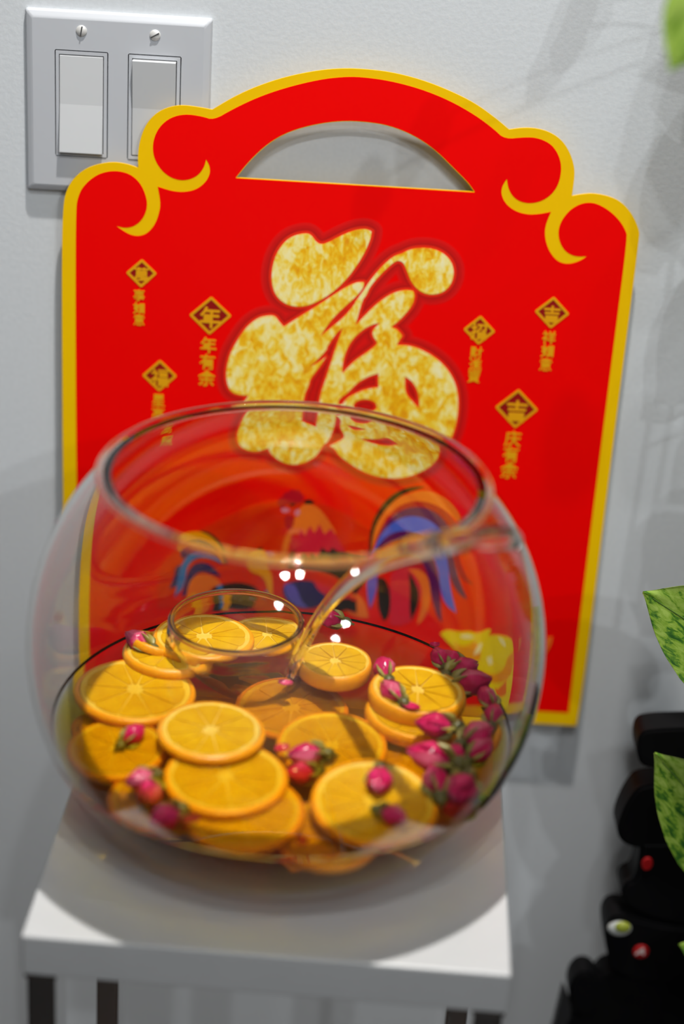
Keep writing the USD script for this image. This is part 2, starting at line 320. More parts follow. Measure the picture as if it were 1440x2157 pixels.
# the large gold character
Z3 = (440, 460, 560/1440)
def z3(p): return wp(zoomed(p, *Z3))
blobA = [(525,78),(555,90),(580,128),(610,142),(650,128),(720,90),(790,62),(850,55),(880,70),(875,110),(840,190),(790,270),(730,345),(650,415),(560,465),(480,480),(410,462),(360,415),(340,350),(340,280),(360,200),(400,135),(450,95)]
left = [(380,560),(360,530),(330,524),(270,535),(210,580),(160,650),(115,730),(95,810),(95,880),(115,935),(160,955),(215,957),(188,1000),(165,1060),(145,1130),(150,1190),(190,1228),(250,1241),(300,1226),(318,1218),(335,1255),(390,1300),(460,1318),(530,1300),(590,1260),(620,1200),(660,1165),(680,1100),(690,1030),(700,960),(720,850),(745,700),(790,590),(830,440),(870,370),(930,300),(1000,235),(1040,190),(1000,205),(950,245),(880,325),(830,400),(770,490),(720,545),(600,640),(660,550),(730,480),(800,420),(838,370),(838,345),(800,345),(740,372),(650,430),(560,490),(470,545),(405,587)]
slit = [(725,590),(690,620),(640,690),(635,715),(560,790),(540,808),(600,775),(632,750),(600,800),(545,870),(540,905),(520,940),(508,1000),(505,1055),(585,1092),(592,1050),(605,950),(632,870),(662,780),(690,690)]
tail = [(1040,190),(1100,163),(1180,158),(1250,175),(1305,220),(1328,280),(1315,350),(1270,400),(1200,415),(1140,395),(1095,345),(1070,280),(1055,242),(1030,226),(1000,235),(930,300),(870,370),(850,420),(820,450),(790,455),(880,330),(950,248)]
right = [(830,440),(800,520),(772,600),(840,530),(910,460),(990,405),(1060,386),(1105,392),(1115,420),(1100,470),(1060,520),(1020,560),(985,587),(1020,602),(1045,635),(1015,685),(1100,690),(1190,730),(1270,790),(1325,870),(1350,960),(1345,1080),(1310,1200),(1250,1290),(1160,1350),(1060,1385),(950,1385),(850,1355),(760,1300),(710,1260),(690,1220),(660,1205),(735,1165),(745,1140),(718,1090),(730,1040),(700,1010),(690,1080),(650,1190),(600,1200),(600,1000),(690,700),(770,540)]
holes3 = [[(930,562),(885,605),(888,640),(912,668),(905,688),(850,730),(790,770),(745,815),(722,840),(720,800),(735,730),(770,660),(820,610),(870,578)],
          [(1060,855),(1100,880),(1130,930),(1140,990),(1136,1030),(1100,990),(1060,945)],
          [(917,838),(918,915),(850,925),(790,950),(745,975),(722,1010),(700,1010),(700,978),(750,945),(800,890),(860,855)],
          [(845+65*math.cos(a), 1017+40*math.sin(a)) for a in np.linspace(0, 6.28, 18)[:-1]],
          [(760,1072),(800,1078),(870,1096),(820,1105),(785,1100)],
          [(830,1158),(940,1155),(990,1135),(1050,1178),(1000,1196),(920,1190)],
          [(700,1010),(725,1040),(712,1085),(735,1150),(690,1185),(640,1215),(668,1160),(690,1080)]]
fu = unary_union([poly(z3(blobA), 2), poly(z3(left), 2, 50).difference(poly(z3(slit), 1)), poly(z3(tail), 2, 70), poly(z3(right), 2, 60)])
fu = fu.difference(poly(z3(slit), 1))
for hh in holes3: fu = fu.difference(poly(z3(hh), 2))
HR = 0.0074
red_ok = poly(wp(RED), 2, 50)
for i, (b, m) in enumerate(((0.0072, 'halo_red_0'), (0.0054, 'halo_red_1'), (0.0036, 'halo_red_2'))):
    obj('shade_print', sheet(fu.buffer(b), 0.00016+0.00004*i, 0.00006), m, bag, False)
obj('outline_print', sheet(fu.buffer(0.0019), 0.00032, 0.00008), 'edge_red', bag, False)
tag(obj('gold_character', sheet(fu, 0.0005, 0.0002), 'gold_foil', bag, False), 'large gold foil character')

# small gold characters: glyph outlines, centred, 256 units to the em
GLYPHS = json.loads('''{"萬":[[[-111,-87,-111,-71,-56,-71,-55,-55,-36,-55,-35,-71,34,-71,35,-55,53,-55,54,-71,111,-71,111,-88,54,-88,53,-103,35,-103,34,-88,-35,-88,-36,-103,-55,-103,-56,-88]],[[-100,42,-100,133,-81,133,-80,59,-10,60,-10,87,-65,89,-64,106,48,100,60,133,88,132,101,124,102,42,9,41,10,27,84,27,84,-51,-84,-51,-84,27,-11,27,-10,41]]],"事":[[[-116,45,-116,60,-10,60,-11,79,-94,79,-94,94,-10,95,-13,117,-52,118,-45,134,-9,133,4,128,9,118,10,94,69,94,70,105,90,105,90,61,116,60,116,45,90,44,90,12,9,11,10,-6,86,-6,86,-51,10,-52,9,-66,111,-67,111,-83,10,-83,9,-103,-10,-103,-11,-83,-111,-83,-111,-67,-10,-67,-11,-52,-84,-52,-84,-6,-11,-6,-10,12,-91,12,-91,26,-12,26,-10,43]]],"如":[[[6,128,27,129,30,109,86,109,89,125,111,123,110,-77,6,-76]],[[-118,-52,-117,-31,-88,-30,-106,38,-63,72,-80,94,-118,119,-102,135,-69,115,-45,89,-17,113,-4,94,-31,66,-11,9,-3,-50,-60,-53,-52,-103,-67,-105,-75,-104,-82,-54]]],"意":[[[-109,-43,-109,-27,111,-27,111,-43,50,-44,61,-64,58,-68,97,-68,98,-84,16,-84,4,-105,-14,-101,-8,-84,-98,-84,-97,-68,-55,-68,-59,-64,-51,-44]],[[62,76,94,122,110,115,102,99,77,70]],[[-79,61,-17,61,-23,70,17,98,28,85,-4,61,81,61,81,-14,-79,-14]],[[-52,75,-51,118,-41,129,38,131,54,120,58,95,43,89,40,107,34,114,-29,114,-33,110,-33,75]],[[-112,116,-95,126,-66,79,-82,73,-95,98]]],"年":[[[-118,55,-117,76,0,76,1,134,24,135,25,76,118,75,118,54,25,54,25,6,100,6,100,-16,26,-16,25,-51,106,-52,106,-73,-45,-74,-36,-101,-58,-106,-82,-56,-117,-13,-97,-1,-57,-52,1,-52,1,-17,-75,-16,-75,52]]],"有":[[[-120,34,-104,51,-65,17,-63,135,-42,134,-41,84,60,84,61,112,19,112,19,117,26,134,74,131,84,118,84,-24,-38,-25,-24,-50,114,-50,114,-71,-14,-72,-6,-99,-25,-105,-31,-102,-41,-72,-113,-72,-113,-50,-51,-49,-78,-5]]],"余":[[[-124,-16,-110,2,-70,-19,-68,-5,-11,-5,-12,24,-106,25,-105,46,-11,46,-11,112,-51,114,-42,135,-15,135,1,132,12,122,13,46,108,45,107,24,14,24,13,-5,68,-5,71,-20,111,-1,124,-21,56,-55,14,-91,16,-100,0,-108,-27,-78,-57,-54]],[[36,67,90,124,111,113,56,58]],[[-115,109,-96,125,-50,83,-38,66,-59,58,-87,89]]],"福":[[[-23,-74,113,-74,113,-91,-23,-91]],[[-123,47,-111,64,-79,38,-79,133,-60,133,-59,24,-34,51,-22,40,-22,133,-4,133,-3,121,92,121,93,132,111,132,111,20,-22,20,-22,33,-25,33,-54,6,-26,-46,-35,-56,-114,-55,-114,-38,-50,-36,-79,9]],[[-9,3,100,3,100,-56,-8,-57]],[[-94,-95,-75,-58,-59,-65,-78,-101]]],"星":[[[-115,58,-98,70,-71,41,-10,42,-11,66,-81,66,-81,82,-10,82,-10,110,-111,110,-111,127,112,127,112,110,10,109,11,82,85,82,85,66,11,66,11,41,96,41,96,25,11,25,10,4,-10,4,-11,25,-59,25,-50,4,-63,-1,86,-2,86,-92,-85,-92,-85,-2,-69,0,-89,33]]],"高":[[[-113,-77,-113,-60,112,-60,112,-77,14,-77,4,-104,-15,-100,-9,-77]],[[-103,133,-85,133,-84,37,83,37,84,115,55,119,60,131,99,127,104,116,104,21,-103,21]],[[-74,6,76,6,76,-45,-74,-45]],[[-56,118,-38,118,-37,105,53,105,53,52,-56,52]]],"照":[[[66,78,98,133,116,126,84,72]],[[-26,-26,-16,-12,2,-18,29,-39,43,-75,88,-75,83,-38,49,-35,53,-21,91,-22,103,-37,109,-93,-18,-93,-18,-75,24,-73,7,-42]],[[-11,63,101,63,101,-8,-11,-8]],[[14,82,29,131,48,128,33,78]],[[-41,81,-36,132,-18,130,-23,79]],[[-104,68,-86,68,-85,55,-30,55,-30,-92,-104,-92]],[[-116,125,-98,134,-65,78,-84,73]]],"招":[[[-123,32,-118,54,-88,47,-88,111,-115,112,-111,132,-109,135,-76,132,-65,118,-65,39,-34,27,-37,7,-65,13,-65,-30,-35,-31,-34,-52,-65,-53,-66,-105,-88,-103,-88,-53,-119,-52,-118,-31,-88,-30,-88,21]],[[-36,6,-23,20,12,-6,27,-31,37,-71,85,-71,79,-11,74,-8,43,-9,43,-5,49,13,92,10,101,-1,105,-17,110,-92,-29,-93,-29,-71,12,-71,13,-66,-1,-27,-18,-9,-36,0]],[[-22,134,0,135,1,123,82,123,84,134,105,134,106,26,-22,26]]],"財":[[[-13,78,-1,92,5,89,36,54,65,6,66,112,30,116,36,134,64,133,82,125,85,-23,118,-24,118,-42,85,-43,85,-102,66,-102,66,-42,-8,-42,-8,-24,59,-23,26,38]],[[-51,80,-25,124,-9,116,-36,74]],[[-106,68,-16,68,-16,-93,-106,-93]],[[-119,121,-103,133,-84,109,-70,78,-88,74,-101,101]]],"進":[[[-117,112,-103,131,-72,103,-16,126,77,128,113,126,120,105,6,109,-35,101,-63,85,-63,-5,-112,-5,-112,14,-82,15,-82,86]],[[-63,-17,-49,-3,-30,-22,-30,83,115,83,115,66,55,65,56,39,101,39,101,23,55,23,55,-4,102,-4,102,-19,55,-19,55,-44,110,-45,110,-61,64,-61,46,-97,27,-93,41,-61,-6,-61,7,-96,-10,-100,-31,-55]],[[-113,-87,-73,-43,-57,-55,-97,-97]]],"寶":[[[-114,120,-101,133,-20,108,-28,99,24,99,18,108,95,134,112,122,48,100,84,99,84,16,-81,16,-81,99,-46,100]],[[-109,-50,-94,-50,-93,-44,-60,-43,-61,-32,-90,-32,-90,-21,-60,-21,-60,-7,-105,-5,-104,9,-15,3,-9,2,-9,-11,-43,-9,-44,-19,-13,-21,-13,-32,-43,-32,-44,-43,-9,-44,-9,-56,-90,-56,-92,-70,90,-70,90,-55,28,-55,31,-65,17,-67,-5,-40,2,-34,-5,-32,-5,-21,41,-20,40,-4,19,-4,18,-17,4,-17,4,7,95,7,95,-17,80,-17,79,-4,58,-4,57,-20,103,-21,103,-33,58,-33,57,-43,90,-44,91,-50,109,-50,109,-86,14,-86,4,-105,0,-105,-15,-101,-10,-86,-109,-86]]],"吉":[[[-114,-68,-113,-47,-13,-46,-13,-13,-97,-13,-98,9,101,8,100,-13,11,-13,12,-47,113,-47,113,-68,12,-69,11,-105,-12,-105,-14,-69]],[[-84,137,-62,138,-59,125,61,125,62,137,85,138,86,35,-84,35]]],"祥":[[[-29,53,-28,74,36,74,36,135,59,135,59,74,119,74,118,52,59,51,59,20,109,20,108,-1,59,-2,60,-31,115,-32,114,-53,84,-54,104,-99,82,-104,59,-53,28,-53,33,-62,14,-103,-6,-98,12,-54,-22,-53,-23,-32,35,-31,36,-2,-17,-1,-18,20,34,20,36,51]],[[-121,38,-108,59,-83,37,-83,134,-61,135,-60,33,-41,56,-26,40,-56,2,-29,-54,-41,-62,-61,-61,-54,-70,-79,-105,-96,-93,-76,-62,-115,-61,-116,-40,-59,-37,-84,3]]],"庆":[[[-77,116,-64,134,-34,119,-2,87,19,47,51,93,78,118,105,134,120,113,87,94,62,70,31,19,112,18,113,-3,31,-4,32,-47,10,-46,5,-4,-66,-4,-66,18,2,19,-6,45,-26,80,-50,102]],[[-123,121,-103,135,-87,96,-78,37,-77,-51,117,-51,118,-72,30,-73,7,-106,-13,-98,0,-73,-100,-73,-103,57,-110,91]]]}''')
def glyph(ch, cx, cy, size, slope=0.062, lean=-0.03, bold=0.0):
    s = size/238.0; gs = []
    for rings in GLYPHS[ch]:
        rr = []
        for r in rings:
            q = np.array(r, float).reshape(-1, 2)*s
            rr.append(wp(np.c_[cx + q[:, 0] + lean*q[:, 1], cy + q[:, 1] + slope*q[:, 0]]))
        g = Polygon(rr[0], rr[1:])
        gs.append(g if g.is_valid else g.buffer(0))
    return unary_union(gs).buffer(bold)
SEALS = [
    ([(299,545),(331,576),(297,606),(265,574)], ('萬', 298, 577, 31), [('事', 293, 620, 24), ('如', 293, 647, 24), ('意', 293, 672, 24)], -0.02),
    ([(445,624),(488,665),(441,705),(398,663)], ('年', 443, 666, 43), [('年', 439, 725, 33), ('有', 437, 760, 32), ('余', 435, 794, 33)], -0.04),
    ([(337,757),(373,792),(335,825),(299,790)], ('福', 337, 793, 36), [('星', 334, 841, 27), ('高', 333, 870, 27), ('照', 338, 904, 27)], -0.02),
    ([(1012,664),(1043,698),(1007,726),(975,693)], ('招', 1009, 696, 33), [('財', 1003, 741, 26), ('進', 1001, 766, 26), ('寶', 998, 791, 26)], -0.1),
    ([(1166,624),(1199,661),(1159,692),(1125,655)], ('吉', 1162, 660, 35), [('祥', 1156, 709, 27), ('如', 1153, 737, 27), ('意', 1149, 766, 27)], -0.12),
    ([(1092,819),(1133,863),(1084,902),(1042,857)], ('吉', 1088, 863, 44), [('庆', 1080, 922, 33), ('有', 1076, 955, 33), ('余', 1072, 988, 34)], -0.12)]
for dia, big, col, lean in SEALS:
    d = Polygon(wp(dia)).buffer(-0.0012).buffer(0.0012)
    inner = d.buffer(-0.0017, join_style=2)
    sp = obj('seal_frame', sheet(d.difference(inner), 0.0004, 0.0002), 'print_gold', bag, False)
    obj('seal_ground', sheet(inner, 0.00022, 0.0001), 'print_maroon', sp, False)
    obj('seal_character', sheet(glyph(*big, lean=lean, bold=0.00022).buffer(0), 0.00045, 0.0002), 'print_gold', sp, False)
    for c in col:
        obj('character', sheet(glyph(*c, lean=lean, bold=0.0001), 0.0004, 0.0002), 'print_gold', bag, False)

# the printed cockerels, drawn as overlapping flat feathers
def crescent(outer, inner): return list(outer) + list(inner)[::-1]
ZA, ZB = (340, 1000, 400/1440), (700, 980, 480/1440)
ART = [
 ('sun_print', 'ink_sun', ZA, [(-60,700),(60,560),(200,440),(420,330),(640,230),(880,175),(1150,180),(1350,250),(1600,400),(1700,560),(1700,1000),(-60,1000)]),
 # big tail, right
 ('tail_feather', 'ink_black', ZB, [(240,580),(238,480),(250,380),(290,280),(360,190),(440,135),(530,108),(610,105),(560,125),(470,155),(390,215),(320,300),(275,400),(262,500),(258,580)]),
 ('tail_feather', 'ink_orange', ZB, [(255,540),(258,450),(285,360),(340,270),(420,190),(520,148),(610,130),(700,150),(780,200),(835,270),(862,350),(820,330),(770,280),(700,235),(610,205),(520,205),(430,240),(360,300),(310,390),(275,480)]),
 ('tail_feather', 'ink_crimson', ZB, [(262,540),(300,420),(360,310),(450,230),(550,205),(640,212),(730,255),(800,320),(835,400),(850,560),(900,680),(955,735),(880,715),(830,640),(790,480),(720,330),(620,260),(500,255),(400,310),(330,400),(285,500)]),
 ('tail_feather', 'ink_purple', ZB, [(262,560),(300,430),(370,320),(470,255),(570,240),(660,265),(730,320),(775,400),(800,520),(840,680),(905,835),(845,800),(790,710),(760,560),(700,420),(600,330),(480,310),(380,370),(310,470)]),
 ('tail_feather', 'ink_blue', ZB, [(258,570),(285,480),(340,390),(430,320),(530,300),(630,325),(700,380),(745,470),(775,600),(785,760),(828,925),(760,880),(720,800),(705,640),(650,500),(570,430),(470,420),(370,450),(300,520)]),
 ('tail_feather', 'ink_purple', ZB, [(256,590),(300,490),(370,420),(470,395),(560,420),(630,480),(680,580),(715,720),(720,880),(728,992),(690,940),(655,820),(640,680),(580,560),(500,480),(400,480),(320,530)]),
 ('tail_feather', 'ink_crimson', ZB, [(262,600),(330,510),(420,468),(500,475),(570,540),(620,640),(640,700),(560,640),(440,640),(340,660),(262,660)]),
 ('tail_feather', 'ink_pinkred', ZB, [(380,1010),(375,700),(420,640),(520,620),(590,640),(620,700),(610,760),(570,860),(520,1000)]),
 ('tail_feather', 'ink_orange', ZB, [(500,640),(580,640),(635,690),(655,790),(640,900),(585,990),(560,1000),(590,880),(595,770),(560,690)]),
 ('tail_feather', 'ink_black', ZB, [(505,660),(550,730),(575,800),(565,890),(520,975),(510,900),(515,780)]),
 ('tail_feather', 'ink_black', ZB, [(300,700),(345,700),(380,770),(385,870),(370,960),(340,980),(300,900)]),
 ('tail_feather', 'ink_violet', ZB, [(225,640),(290,600),(302,740),(275,840),(250,900),(232,820)]),
 ('leg_print', 'ink_orange', ZB, [(70,910),(160,935),(165,830),(110,815),(170,800),(220,860),(240,960),(160,960)]),
 ('body_print', 'ink_black', ZB, [(40,880),(90,840),(160,850),(165,925),(90,905)]),
 # body and neck, centre
 ('body_print', 'ink_black', ZA, [(960,690),(965,590),(1060,520),(1250,520),(1440,600),(1560,620),(1560,800),(1480,900),(1350,760),(1180,700)]),
 ('body_print', 'ink_navy', ZA, [(910,840),(1000,790),(1150,790),(1260,850),(1250,940),(1180,1000),(1080,1010),(980,980),(930,920)]),
 ('wing_print', 'ink_violet', ZA, [(930,820),(1000,810),(1040,880),(1060,950),(1120,1000),(1040,1000),(970,950),(935,890)]),
 ('wing_print', 'ink_pinkred', ZA, [(1150,790),(1240,830),(1330,870),(1440,900),(1440,930),(1300,920),(1200,880)]),
 ('wing_print', 'ink_black', ZA, [(1260,980),(1340,930),(1450,930),(1440,1010),(1330,1040)]),
 ('hackle_print', 'ink_orange', ZA, [(1050,220),(1120,200),(1190,230),(1250,300),(1290,360),(1330,430),(1240,480),(1130,470),(1010,430),(960,520),(940,700),(890,690),(905,580),(935,450),(985,380)]),
 ('hackle_print', 'ink_pinkred', ZA, [(985,440),(1030,470),(1055,400),(1090,450),(1130,370),(1160,430),(1200,360),(1240,440),(1290,390),(1340,470),(1400,570),(1350,580),(1300,540),(1270,580),(1220,540),(1180,640),(1140,580),(1120,650),(1080,580),(1040,690),(1000,680),(1010,560),(975,560)]),
 ('comb_print', 'ink_crimson', ZA, [(875,200),(890,160),(920,150),(930,115),(960,115),(985,90),(1020,100),(1045,95),(1060,125),(1085,140),(1070,190),(1010,205),(960,200),(910,240)]),
 ('crest_print', 'ink_black', ZA, [(1080,180),(1130,165),(1165,195),(1120,208),(1085,200)]),
 ('face_print', 'ink_sun', ZA, [(905,240),(960,205),(1040,205),(1050,260),(1000,330),(930,330)]),
 ('eye_print', 'ink_black', ZA, [(965,210),(1000,195),(1020,210),(990,222)]),
 ('beak_print', 'ink_pink', ZA, [(905,240),(940,228),(975,250),(950,275),(910,270)]),
 ('ear_print', 'ink_pink', ZA, [(1010,260),(1040,240),(1058,265),(1035,300),(1008,290)]),
 ('wattle_print', 'ink_crimson', ZA, [(930,310),(960,285),(1000,300),(1010,350),(980,400),(940,390)]),
 # small bird, left
 ('tail_feather', 'ink_black', ZA, [(280,405),(350,420),(420,470),(465,550),(490,640),(470,665),(440,560),(390,480),(320,430)]),
 ('tail_feather', 'ink_amber', ZA, [(85,500),(130,445),(200,415),(280,415),(350,440),(410,490),(450,570),(470,660),(440,640),(410,570),(350,510),(280,480),(210,490),(140,530),(110,560)]),
 ('tail_feather', 'ink_purple', ZA, [(110,570),(150,520),(210,488),(280,480),(350,510),(400,560),(440,640),(380,600),(300,550),(220,560),(140,620)]),
 ('tail_feather', 'ink_teal', ZA, [(60,860),(100,720),(150,620),(210,560),(290,530),(370,560),(420,610),(445,660),(380,620),(290,600),(220,620),(170,680),(160,780),(130,860),(70,915),(95,830),(20,850)]),
 ('tail_feather', 'ink_navy', ZA, [(30,850),(70,760),(80,680),(120,660),(100,760),(90,830)]),
 ('tail_feather', 'ink_navy', ZA, [(130,900),(160,780),(190,690),(260,640),(360,660),(440,760),(380,740),(290,710),(220,750),(180,850),(160,910)]),
 ('tail_feather', 'ink_orange', ZA, [(160,920),(190,800),(240,740),(330,735),(420,780),(440,830),(370,830),(330,900),(300,1010),(200,1020)]),
 ('tail_feather', 'ink_amber', ZA, [(170,900),(240,880),(260,960),(250,1040),(160,1060)]),
 ('body_print', 'ink_black', ZA, [(360,860),(405,830),(480,810),(600,800),(720,840),(750,920),(700,980),(600,990),(500,960),(410,1000),(360,990)]),
 ('wing_print', 'ink_teal', ZA, [(405,830),(450,820),(450,960),(420,960)]),
 ('wing_print', 'ink_amber', ZA, [(450,890),(540,880),(500,940),(500,1000),(440,1000)]),
 ('wing_print', 'ink_pinkred', ZA, [(470,870),(560,860),(660,890),(560,900)]),
 ('wing_print', 'ink_teal', ZA, [(760,930),(785,860),(810,890),(810,940)]),
 ('hackle_print', 'ink_amber', ZA, [(630,640),(660,600),(710,565),(760,555),(795,590),(800,680),(840,760),(840,940),(810,930),(790,800),(740,740),(660,720)]),
 ('crest_print', 'ink_black', ZA, [(722,548),(750,536),(770,550),(745,560)]),
 ('wattle_print', 'ink_pink', ZA, [(790,580),(830,570),(860,600),(840,640),(800,640)]),
 # heap of gold at the lower right
 ('gold_print', 'ink_yellow', ZB, [(715,1060),(760,1030),(850,1050),(920,1040),(980,1060),(1060,1025),(1090,1035),(1060,1070),(1140,1065),(1240,1080),(1290,1110),(1300,1400),(1270,1585),(1120,1590),(1060,1500),(1000,1330),(900,1230),(800,1150)]),
 ('gold_print', 'ink_amber', ZB, [(800,1120),(880,1150),(960,1110),(1010,1160),(1000,1240),(930,1250),(850,1190)]),
 ('gold_print', 'ink_amber', ZB, [(1010,1310),(1100,1340),(1200,1310),(1230,1220),(1290,1180),(1290,1330),(1200,1400),(1060,1390)]),
 ('gold_print', 'ink_cream', ZB, [(850,1075),(900,1060),(960,1080),(920,1095),(870,1090)]),
 ('gold_print', 'ink_cream', ZB, [(950,1200),(985,1130),(1020,1120),(1000,1190)]),
 ('gold_print', 'ink_cream', ZB, [(1050,1220),(1090,1210),(1105,1260),(1070,1270)]),
 ('gold_print', 'ink_cream', ZB, [(1140,1080),(1200,1100),(1215,1150),(1170,1130)]),
 ('gold_print', 'ink_orange', ZB, [(1120,1430),(1160,1440),(1230,1380),(1240,1480),(1180,1500),(1130,1490)]),
 ('gold_print', 'ink_orange', ZB, [(1350,1085),(1390,1080),(1380,1130),(1345,1190)]),
]
for i, (n, m, z, p) in enumerate(ART):
    g = poly(wp(zoomed(p, *z)), 2, 75)
    obj(n, sheet(g, 0.00024 + 0.000008*i, 0.00006), m, bag, False)

# ------------------------------------------------------------------ glass bowl, tea and ladle
RB, ZC, RIM_Z, RIM_R = 0.1405, 0.110, 0.2087, 0.1036
def sphere_profile(R, z0, z1, n):
    zs = ZC + R*np.sin(np.linspace(math.asin((z0-ZC)/R), math.asin((z1-ZC)/R), n)); return [(math.sqrt(max(R*R-(z-ZC)**2, 0)), z) for z in zs]
bowl = thing('punch_bowl', 'large round clear glass punch bowl standing on the white stool', 'bowl', BOWL)
LIQ = 0.0592                                           # level of the tea
foot = [(0, 0.002), (0.070, 0.002), (0.078, 0.0004), (0.086, 0.0006), (0.0925, 0.004)] + sphere_profile(RB, 0.012, LIQ, 24)
obj('glass_base', trimesh.creation.revolve(np.array(foot), sections=192), 'bowl_glass', bowl, 40)
wall_out = sphere_profile(RB, LIQ+0.0004, RIM_Z, 50); wall_in = sphere_profile(RB-0.0030, LIQ+0.0004, RIM_Z, 50)[::-1]
obj('glass_body', revolve(wall_out + wall_in + wall_out[:1], 192), 'clear_glass', bowl, 40)
tor = trimesh.creation.torus(major_radius=RIM_R-0.0014, minor_radius=0.0021, major_sections=144, minor_sections=14); tor.apply_translation([0, 0, RIM_Z])
obj('rim', tor, 'clear_glass', bowl, True)

RI = RB - 0.0032
tea = thing('fruit_tea', 'amber fruit tea filling the lower part of the glass bowl', 'tea', BOWL)
tp = [(0, 0.0086), (0.06, 0.0091), (0.080, 0.0101), (0.0895, 0.0131)] + sphere_profile(RI, 0.018, LIQ, 24) + [(0, LIQ)]
obj('tea_body', revolve(tp, 96), 'tea', tea, 30)

def inside(p, margin):                                # keep a point within the bowl's inner wall
    d = p - BOWL; r = math.hypot(d[0], d[1]); lim = math.sqrt(RI**2 - (max(d[2], 0.012)-ZC)**2) - margin
    if r > lim: p = p.copy(); p[0] = BOWL[0] + d[0]*lim/r; p[1] = BOWL[1] + d[1]*lim/r
    return p

# ladle: cup low in the tea, handle resting over the rim
lad = thing('ladle', 'clear glass ladle dipping into the tea with its handle over the bowl rim', 'ladle')
cc = on_z(495, 1308, STOOL_Z + 0.083)
RC = 145/F_PX*depth(cc)
cup = []
for k in np.linspace(-math.pi/2, 0.30, 22): cup.append((RC*0.985*math.cos(k)*(1.0 if k < 0 else 1.02), 0.0345*math.sin(k)))
cup_in = [(max(r-0.0022, 0), z+0.0022*(1 if i < 6 else 0.4)) for i, (r, z) in enumerate(cup)][::-1]
cup_in[-1] = (0, cup_in[-1][1])
cm = revolve(cup + [(cup[-1][0]-0.0011, cup[-1][1]+0.0008)] + cup_in, 80)
v = cm.vertices.copy(); k = np.clip(-v[:, 2]/0.0345, 0, 1); v[:, 0] += 0.018*k; v[:, 1] -= 0.006*k; v[:, 2] += 0.06*v[:, 0]*(1-k)  # the cup sags towards the handle side
cm.vertices = v; zt = cup[-1][1]
cm.apply_transform(trimesh.transformations.rotation_matrix(0.05, [0, 1, 0])); cm.apply_translation(cc - [0, 0, zt])
obj('cup', cm, 'clear_glass', lad, 40)
a = np.linspace(0, 2*np.pi, 73)[:-1]
rimv = np.c_[cup[-1][0]*np.cos(a), cup[-1][0]*np.sin(a), zt + 0.06*cup[-1][0]*np.cos(a)]
rimv = trimesh.transformations.transform_points(rimv, trimesh.transformations.rotation_matrix(0.05, [0, 1, 0])) + cc - [0, 0, zt]
obj('cup_rim', tube(np.vstack([rimv, rimv[:2]]), 0.0016, 10, False), 'clear_glass', lad, True)
hp = [(606, 1420, .060), (626, 1385, .072), (655, 1328, .092), (716, 1245, .128), (800, 1182, .170), (890, 1152, .2015), (985, 1136, .2165), (1050, 1133, .2165), (1088, 1140, .210)]
hpts = np.array([on_z(u, v_, STOOL_Z+z) for u, v_, z in hp])
hr = 1.3*np.array([.0035, .0046, .0042, .0042, .0050, .0052, .0048, .0044, .0034])
hs = spline(np.c_[hpts, hr], 60)
obj('handle', tube(hs[:, :3], hs[:, 3], 20, True, 0.62), 'clear_glass', lad, 60)

# ------------------------------------------------------------------ orange slices (unit radius 36 mm, flat side up)
def slice_parts(seed, nseg):
    r = np.random.default_rng(seed)
    th = np.linspace(0, 2*np.pi, 97)[:-1]
    wob = 1 + 0.012*np.sin(2*th+r.uniform(0, 6)) + 0.008*np.sin(3*th+r.uniform(0, 6))
    def loft(rings):                                   # closed ring of profile (radius, z)
        n = len(th); v = np.vstack([np.c_[rad*wob*np.cos(th), rad*wob*np.sin(th), np.full(n, z)] for rad, z in rings]); f = []
        m = len(rings)
        for i in range(m):
            for j in range(n):
                p, q = i*n+j, i*n+(j+1) % n; s, t = ((i+1) % m)*n+j, ((i+1) % m)*n+(j+1) % n
                f += [[p, q, t], [p, t, s]]
        t_ = trimesh.Trimesh(v, f, process=False); t_.fix_normals(); return t_
    peel = loft([(.0328, -.0024), (.0348, -.0023), (.0359, -.0012), (.0362, 0), (.0359, .0012), (.0348, .0023), (.0330, .0025), (.0326, 0)])
    pith = trimesh.creation.revolve([(0, -.0021), (.0329, -.0022), (.0329, .0023), (.0308, .0022), (.030, .0018), (0, .0018)], sections=64)
    segs = []
    cuts = np.cumsum(r.uniform(0.8, 1.2, nseg)); cuts = cuts/cuts[-1]*2*np.pi
    for a0, a1 in zip(np.r_[0, cuts[:-1]], cuts):
        m = (a0+a1)/2; g = 0.00024
        arc = [(.0302*(1-0.035*abs(2*(t-m)/(a1-a0))**3)*math.cos(t), .0302*(1-0.035*abs(2*(t-m)/(a1-a0))**3)*math.sin(t)) for t in np.linspace(a0, a1, 9)]
        p = Polygon([(0.0016*math.cos(m), 0.0016*math.sin(m))] + arc).buffer(-g)
        p = p.buffer(-.0013).buffer(.0013, quad_segs=4)
        if p.geom_type != 'Polygon' or p.is_empty: p = max(p.geoms, key=lambda q: q.area)
        e = trimesh.creation.extrude_polygon(p, 0.0046); e.apply_translation([0, 0, -.0023])
        segs.append(e)
    return peel, pith, segs
def make_slice(label, loc, rot, scale, variant):
    peel, pith, segs = slice_parts(variant, (10, 9, 11)[variant % 3])
    t = thing('orange_slice', label, 'orange slice', loc, SL_GROUP, rot, scale)
    obj('peel', peel, 'orange_peel', t, 40); obj('pith', pith, 'orange_pith', t, 30)
    for s in segs: obj('segment', s, 'orange_flesh', t, 30)
    return t
SL_GROUP = 'orange slices in the tea'
def tilt_rot(ax, ay, spin):                            # small tilts about x and y, then spin in its own plane
    def rx(a): c, s = math.cos(a), math.sin(a); return np.array([[1, 0, 0], [0, c, -s], [0, s, c]])
    def ry(a): c, s = math.cos(a), math.sin(a); return np.array([[c, 0, s], [0, 1, 0], [-s, 0, c]])
    return rx(ax) @ ry(ay) @ R_z(spin)
